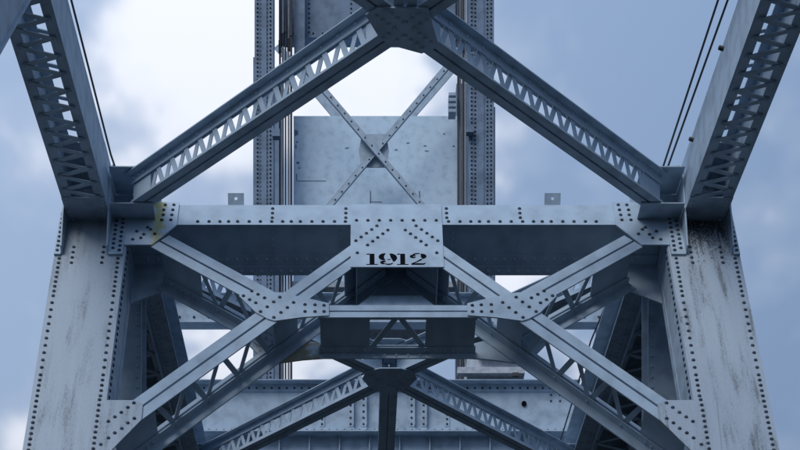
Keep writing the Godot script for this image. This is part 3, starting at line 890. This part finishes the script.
# ---------------------------------------------------------------- lift tower, counterweight, ropes
func build_tower() -> void:
	var d := 52.0
	var mp := d / F
	var ytop := EYE + (HY + 60) * mp
	var t := thing("lift_tower", "tall blue-grey lift tower of two riveted columns with crossed bracing", "tower", Transform3D(Basis.IDENTITY, Vector3(0, 0, -d)))
	var cxs := [[253.0, 275.0, -1.0], [467.0, 495.5, 1.0]]
	for c in cxs:
		var s: float = c[2]
		var x0 := at(c[0], 0, d).x; var x1 := at(c[1], 0, d).x
		var g := holder("column", t)
		plate(g, "face_plate", M.tower, Vector3(x0 + 0.05, 0.0, -0.03), Vector3(x1 - 0.05, ytop, 0.0))
		plate(g, "side_plate", M.tower, Vector3(x0 + 0.06, 0.0, -1.0), Vector3(x0 + 0.09, ytop, -0.031))
		plate(g, "side_plate", M.tower, Vector3(x1 - 0.09, 0.0, -1.0), Vector3(x1 - 0.06, ytop, -0.031))
		# outer flange, doubled by a wider plate on its lower length
		var ystep: float = EYE + (HY - (55.0 if s < 0 else 105.0)) * mp
		var e: float = x0 if s < 0 else x1
		plate(g, "flange_plate", M.tower, Vector3(minf(e, e - s * 0.25), 0.0, -0.5), Vector3(maxf(e, e - s * 0.25), ystep, -0.1))
		var e2: float = e - s * 0.12
		plate(g, "centre_strip", M.tower, Vector3((x0 + x1) / 2 - 0.09, 0.0, 0.001), Vector3((x0 + x1) / 2 + 0.09, ytop, 0.03))
		plate(g, "edge_strip", M.tower, Vector3(x0 + 0.051, 0.0, 0.001), Vector3(x0 + 0.2, ytop, 0.02))
		plate(g, "edge_strip", M.tower, Vector3(x1 - 0.2, 0.0, 0.001), Vector3(x1 - 0.051, ytop, 0.02))
		var rr := []
		for xx in [x0 + 0.15, x0 + 0.27, x1 - 0.27, x1 - 0.15]:
			var y := EYE + (HY - 390) * mp
			while y < EYE + (HY + 5) * mp:
				rr.append(Vector3(xx, y, 0.02 if absf(xx - x0 - 0.15) < 0.01 or absf(xx - x1 + 0.15) < 0.01 else 0.0)); y += 0.14
		rivets(g, rr, Vector3(0, 0, 1), 0.034, 0.03)
		# a second leg behind, and the return that frames the ropes
		plate(g, "rear_leg", M.tower, Vector3(x0 + 0.1, 0, -8.0), Vector3(x1 - 0.1, ytop, -7.2))
		var ri := at(293.0 if s < 0 else 457.0, 0, d).x
		var yl := EYE + (HY - 40) * mp
		plate(g, "inner_plate", M.tower, Vector3(minf(ri, ri - s * 0.36), yl, -0.9), Vector3(maxf(ri, ri - s * 0.36), ytop, -0.85))
	# cross girder at the top
	var ya := EYE + (HY - 46) * (d + 1.65) / F
	var xl := at(277, 0, d).x; var xr := at(466, 0, d).x
	plate(t, "cross_girder", M.tower, Vector3(xl, ya, -1.25), Vector3(xr, ytop, -1.2))
	plate(t, "girder_flange", M.tower, Vector3(xl, ya - 0.05, -1.65), Vector3(xr, ya - 0.001, -1.15))
	var rr2 := []
	var x := xl + 0.2
	while x < xr:
		rr2.append(Vector3(x, ya + 0.12, -1.2)); x += 0.32
	for px in [298.0, 301.0, 308.0, 351.0, 400.0]:
		var y := ya
		while y < ya + 1.6:
			rr2.append(Vector3(at(px, 0, d).x, y, -1.2)); y += 0.16
	rivets(t, rr2, Vector3(0, 0, 1), 0.034, 0.03)
	# crossed bracing in front of the counterweight, with its plate
	var cz := -0.25
	var dd := d + 0.25
	var c0 := at(374, 151, dd)
	for e in [[[310, 73.5], [435, 221]], [[443.5, 69], [315, 221]]]:
		var A := at(e[0][0], e[0][1], dd); var B := at(e[1][0], e[1][1], dd)
		var ext := (B - A) * 0.35
		A -= ext * 0.2; B += ext
		var X := (B - A).normalized(); var Z := Vector3(0, 0, 1); var Y := Z.cross(X)
		var off := 0.0 if e[0][0] < 400 else -0.1
		var g := holder("cross_brace", t, Transform3D(Basis(X, Y, Z), Vector3(A.x, A.y, cz + off)))
		var L := A.distance_to(B)
		plate(g, "flat_leg", M.paint, Vector3(0, -0.11, -0.02), Vector3(L, 0.11, 0.0))
		var low: float = -0.11
		plate(g, "outstanding_leg", M.paint, Vector3(0, -0.11, 0.001), Vector3(L, -0.085, 0.09)) if Y.y > 0 else plate(g, "outstanding_leg", M.paint, Vector3(0, 0.085, 0.001), Vector3(L, 0.11, 0.09))
		var rr := []
		for k in int(L / 0.35): rr.append(Vector3(0.1 + k * 0.35, 0.02, 0.0))
		rivets(g, rr, Vector3(0, 0, 1), 0.03, 0.02)
	outline(t, "brace_plate", M.paint, [Vector2(c0.x - 0.42, c0.y - 0.45), Vector2(c0.x + 0.42, c0.y - 0.45), Vector2(c0.x + 0.5, c0.y + 0.1), Vector2(c0.x + 0.4, c0.y + 0.65), Vector2(c0.x - 0.4, c0.y + 0.65), Vector2(c0.x - 0.5, c0.y + 0.1)], cz - 0.18, cz - 0.14)
	# bracing of the rear face
	for e in [[[303, 78], [340, 122]], [[449, 73], [413.5, 114]]]:
		var A := at(e[0][0], e[0][1], d + 7.6); var B := at(e[1][0], e[1][1], d + 7.6)
		var ext := B - A
		A -= ext * 0.7; B += ext * 2.0
		var X := (B - A).normalized(); var Z := Vector3(0, 0, 1)
		plate(t, "rear_brace", M.paint, Vector3(0, -0.14, 0), Vector3(A.distance_to(B), 0.14, 0.05), Transform3D(Basis(X, Z.cross(X), Z), Vector3(A.x, A.y, -7.55 - (0.0 if e[0][0] < 400 else 0.06))))

	# counterweight
	var wz := d + 1.6
	var w0 := at(293.5, 116, wz); var w1 := at(457.5, 285, wz)
	var cw := thing("counterweight", "big pale scuffed counterweight block hanging between the tower columns", "counterweight", Transform3D(Basis.IDENTITY, Vector3(0, w1.y, -wz)))
	plate(cw, "face_panel", M.weight, Vector3(w0.x, 0, -0.05), Vector3(w1.x, w0.y - w1.y, 0.0))
	plate(cw, "block", M.weight, Vector3(w0.x + 0.03, 0.02, -4.5), Vector3(w1.x - 0.03, w0.y - w1.y - 0.02, -0.051))
	plate(cw, "bottom_ledge", M.white_box, Vector3(w0.x - 0.1, -0.2, -4.4), Vector3(w1.x + 0.1, -0.001, 0.25))
	var chips := [[296.5, 133, 5, 9], [297, 142, 3, 3], [298, 163, 4, 4], [299, 168, 3, 3], [296, 147, 2, 8], [347, 148, 6, 2], [425, 146, 5, 2], [427, 151, 6, 2], [396, 150, 4, 2], [454, 146, 4, 2], [444, 134, 3, 2], [408, 143, 5, 2]]
	var rng := RandomNumberGenerator.new(); rng.seed = 5
	for c in chips:
		var p := at(c[0], c[1], wz)
		var poly := []
		for i in 9:
			var a := i * TAU / 9
			var rr: float = rng.randf_range(0.4, 1.0)
			poly.append(Vector2(cos(a) * c[2] * 0.5 * mp * rr, sin(a) * c[3] * 0.5 * mp * rr))
		outline(cw, "flaked_patch", M.tower, poly, 0.001, 0.006, Transform3D(Basis.IDENTITY, Vector3(p.x, p.y - w1.y, 0)))
	for e in [[297, 181, 326, 0.6], [370, 202, 382, 0.8]]:
		var p := at(e[0], e[1], wz); var q := at(e[2], e[1], wz)
		plate(cw, "panel_seam", M.tower, Vector3(p.x, p.y - w1.y - 0.012, 0.001), Vector3(q.x, p.y - w1.y + 0.012, 0.006))
	for e in [[296.5, 174, 181], [370.5, 191, 203], [419.5, 191, 203]]:
		var p := at(e[0], e[1], wz); var q := at(e[0], e[2], wz)
		plate(cw, "panel_seam", M.tower, Vector3(p.x - 0.02, q.y - w1.y, 0.001), Vector3(p.x + 0.02, p.y - w1.y, 0.006))

	# ropes beside it
	var ropes := [[280.0, 0, 0.035], [282.8, 1, 0.04], [285.6, 0, 0.03], [288.4, 2, 0.035], [291.2, 0, 0.04], [458.3, 0, 0.04], [460.6, 2, 0.035], [462.9, 0, 0.035], [465.2, 1, 0.04]]
	for r in ropes:
		var zz: float = -0.6 - 0.07 * r[1]
		var xx := at(r[0], 0, d + 0.6).x
		var b := MB.new()
		b.tube(PackedVector3Array([Vector3(0, 0.0, 0), Vector3(0, ytop - 1.0, 0)]), r[2], 8)
		var side := "clean" if r[0] < 400 else "grimy"
		var o := thing("lift_rope", ("bright" if r[1] else "dark") + " vertical steel rope beside the counterweight in the tower column behind the " + side + " post", "rope", Transform3D(Basis.IDENTITY, Vector3(xx, 0.0, -d + zz)), "lift ropes behind the %s post" % side)
		put(b.mesh(), "strand", M.rope_bright if r[1] else M.rope, o)
		var cl := MB.new(); cl.tube(PackedVector3Array([Vector3(0, 0, 0), Vector3(0, 0.4, 0)]), r[2] * 1.5, 8)
		put(cl.mesh(), "socket", M.rope, o, Transform3D(Basis.IDENTITY, Vector3(0, EYE + (HY - 40 + (int(r[0]) % 7) * 4) * mp, 0)))
	# rope guides on the column
	for e in [[276.5, 137], [469.5, 133]]:
		var p := at(e[0], e[1], d)
		plate(t, "rope_guide", M.tower, Vector3(p.x - 0.12, p.y - 0.12, 0.02), Vector3(p.x + 0.12, p.y + 0.12, 0.25))
	for k in 4:
		var p := at(452.5, 86 + k * 5.5, d)
		plate(t, "rope_guide", M.paint, Vector3(p.x - 0.1, p.y - 0.05, -0.8), Vector3(p.x + 0.14, p.y + 0.05, -0.4))

	# machinery house at the tower's foot and its pipes
	var mz := 47.0
	var m0 := at(467, 357, mz); var m1 := at(524, 386, mz)
	var mh := thing("machinery_house", "small pale machinery house with overhanging dark eave seen above the plate girder", "machinery house", Transform3D(Basis.IDENTITY, Vector3(0, 0, -mz)))
	plate(mh, "wall_panel", M.white_box, Vector3(m0.x, m1.y - 3, -3.0), Vector3(m1.x, m0.y, 0))
	plate(mh, "eave", M.paint, Vector3(m0.x + 0.3, m0.y + 0.001, -3.1), Vector3(m1.x + 0.05, m0.y + 0.12, 0.35))
	plate(mh, "stand", M.paint, Vector3(m0.x + 0.2, 0.0, -2.6), Vector3(m1.x - 0.2, m1.y - 3.001, -0.4))
	plate(mh, "ledge", M.white_box, Vector3(m0.x - 0.3, at(470, 377, mz).y, 0.001), Vector3(m1.x, at(470, 375, mz).y + 0.12, 0.25))
	var lo := at(514.5, 380, mz)
	plate(mh, "bracket", M.rope, Vector3(lo.x - 0.09, lo.y - 0.03, 0.26), Vector3(lo.x + 0.09, lo.y + 0.07, 0.34))

# ---------------------------------------------------------------- wires
func build_small() -> void:
	var y := EYE + 13.32
	var runs := [
		[[Vector3(-3.92, EYE + 13.25, -6), Vector3(-3.92, EYE + 13.24, -14), Vector3(-3.92, EYE + 13.24, -21.6), Vector3(-3.73, EYE + 13.34, -26), Vector3(-3.72, EYE + 13.34, -31.5)], "black wire running along the top edge of the chord over the clean post"],
		[[Vector3(3.79, y, -6), Vector3(3.78, y, -14), Vector3(3.74, y + 0.02, -22), Vector3(3.46, y + 0.03, -27), Vector3(3.45, y + 0.04, -31.5)], "black wire hanging clear of the chord over the grimy post"],
		[[Vector3(3.94, y, -6), Vector3(3.93, y - 0.01, -15.5), Vector3(3.80, y, -22), Vector3(3.67, y + 0.03, -27), Vector3(3.66, y + 0.04, -31.5)], "black wire touching the top edge of the chord over the grimy post"]]
	for r in runs:
		var o := thing("overhead_wire", r[1], "wire", Transform3D.IDENTITY, "wires along the chords")
		var b := MB.new(); b.tube(PackedVector3Array(r[0]), 0.014, 8)
		put(b.mesh(), "cable", M.rope, o)
	# insulator knobs that carry the wire on the chord
	for p in [at(718.5, 49, 17.6), at(689, 140, 20.5)]:
		var o := thing("wire_clip", "small dark clip holding the wire to the chord side over the grimy post", "clip", Transform3D(Basis.IDENTITY, p), "wire clips on the chord")
		var b := MB.new(); b.tube(PackedVector3Array([Vector3(0.06, 0, 0), Vector3(0.01, 0.015, 0)]), 0.025, 8)
		b.dome(Vector3(0.01, 0.015, 0), Vector3(-1, 0.2, 0).normalized(), 0.025, 0.015)
		put(b.mesh(), "clamp", M.rope, o)
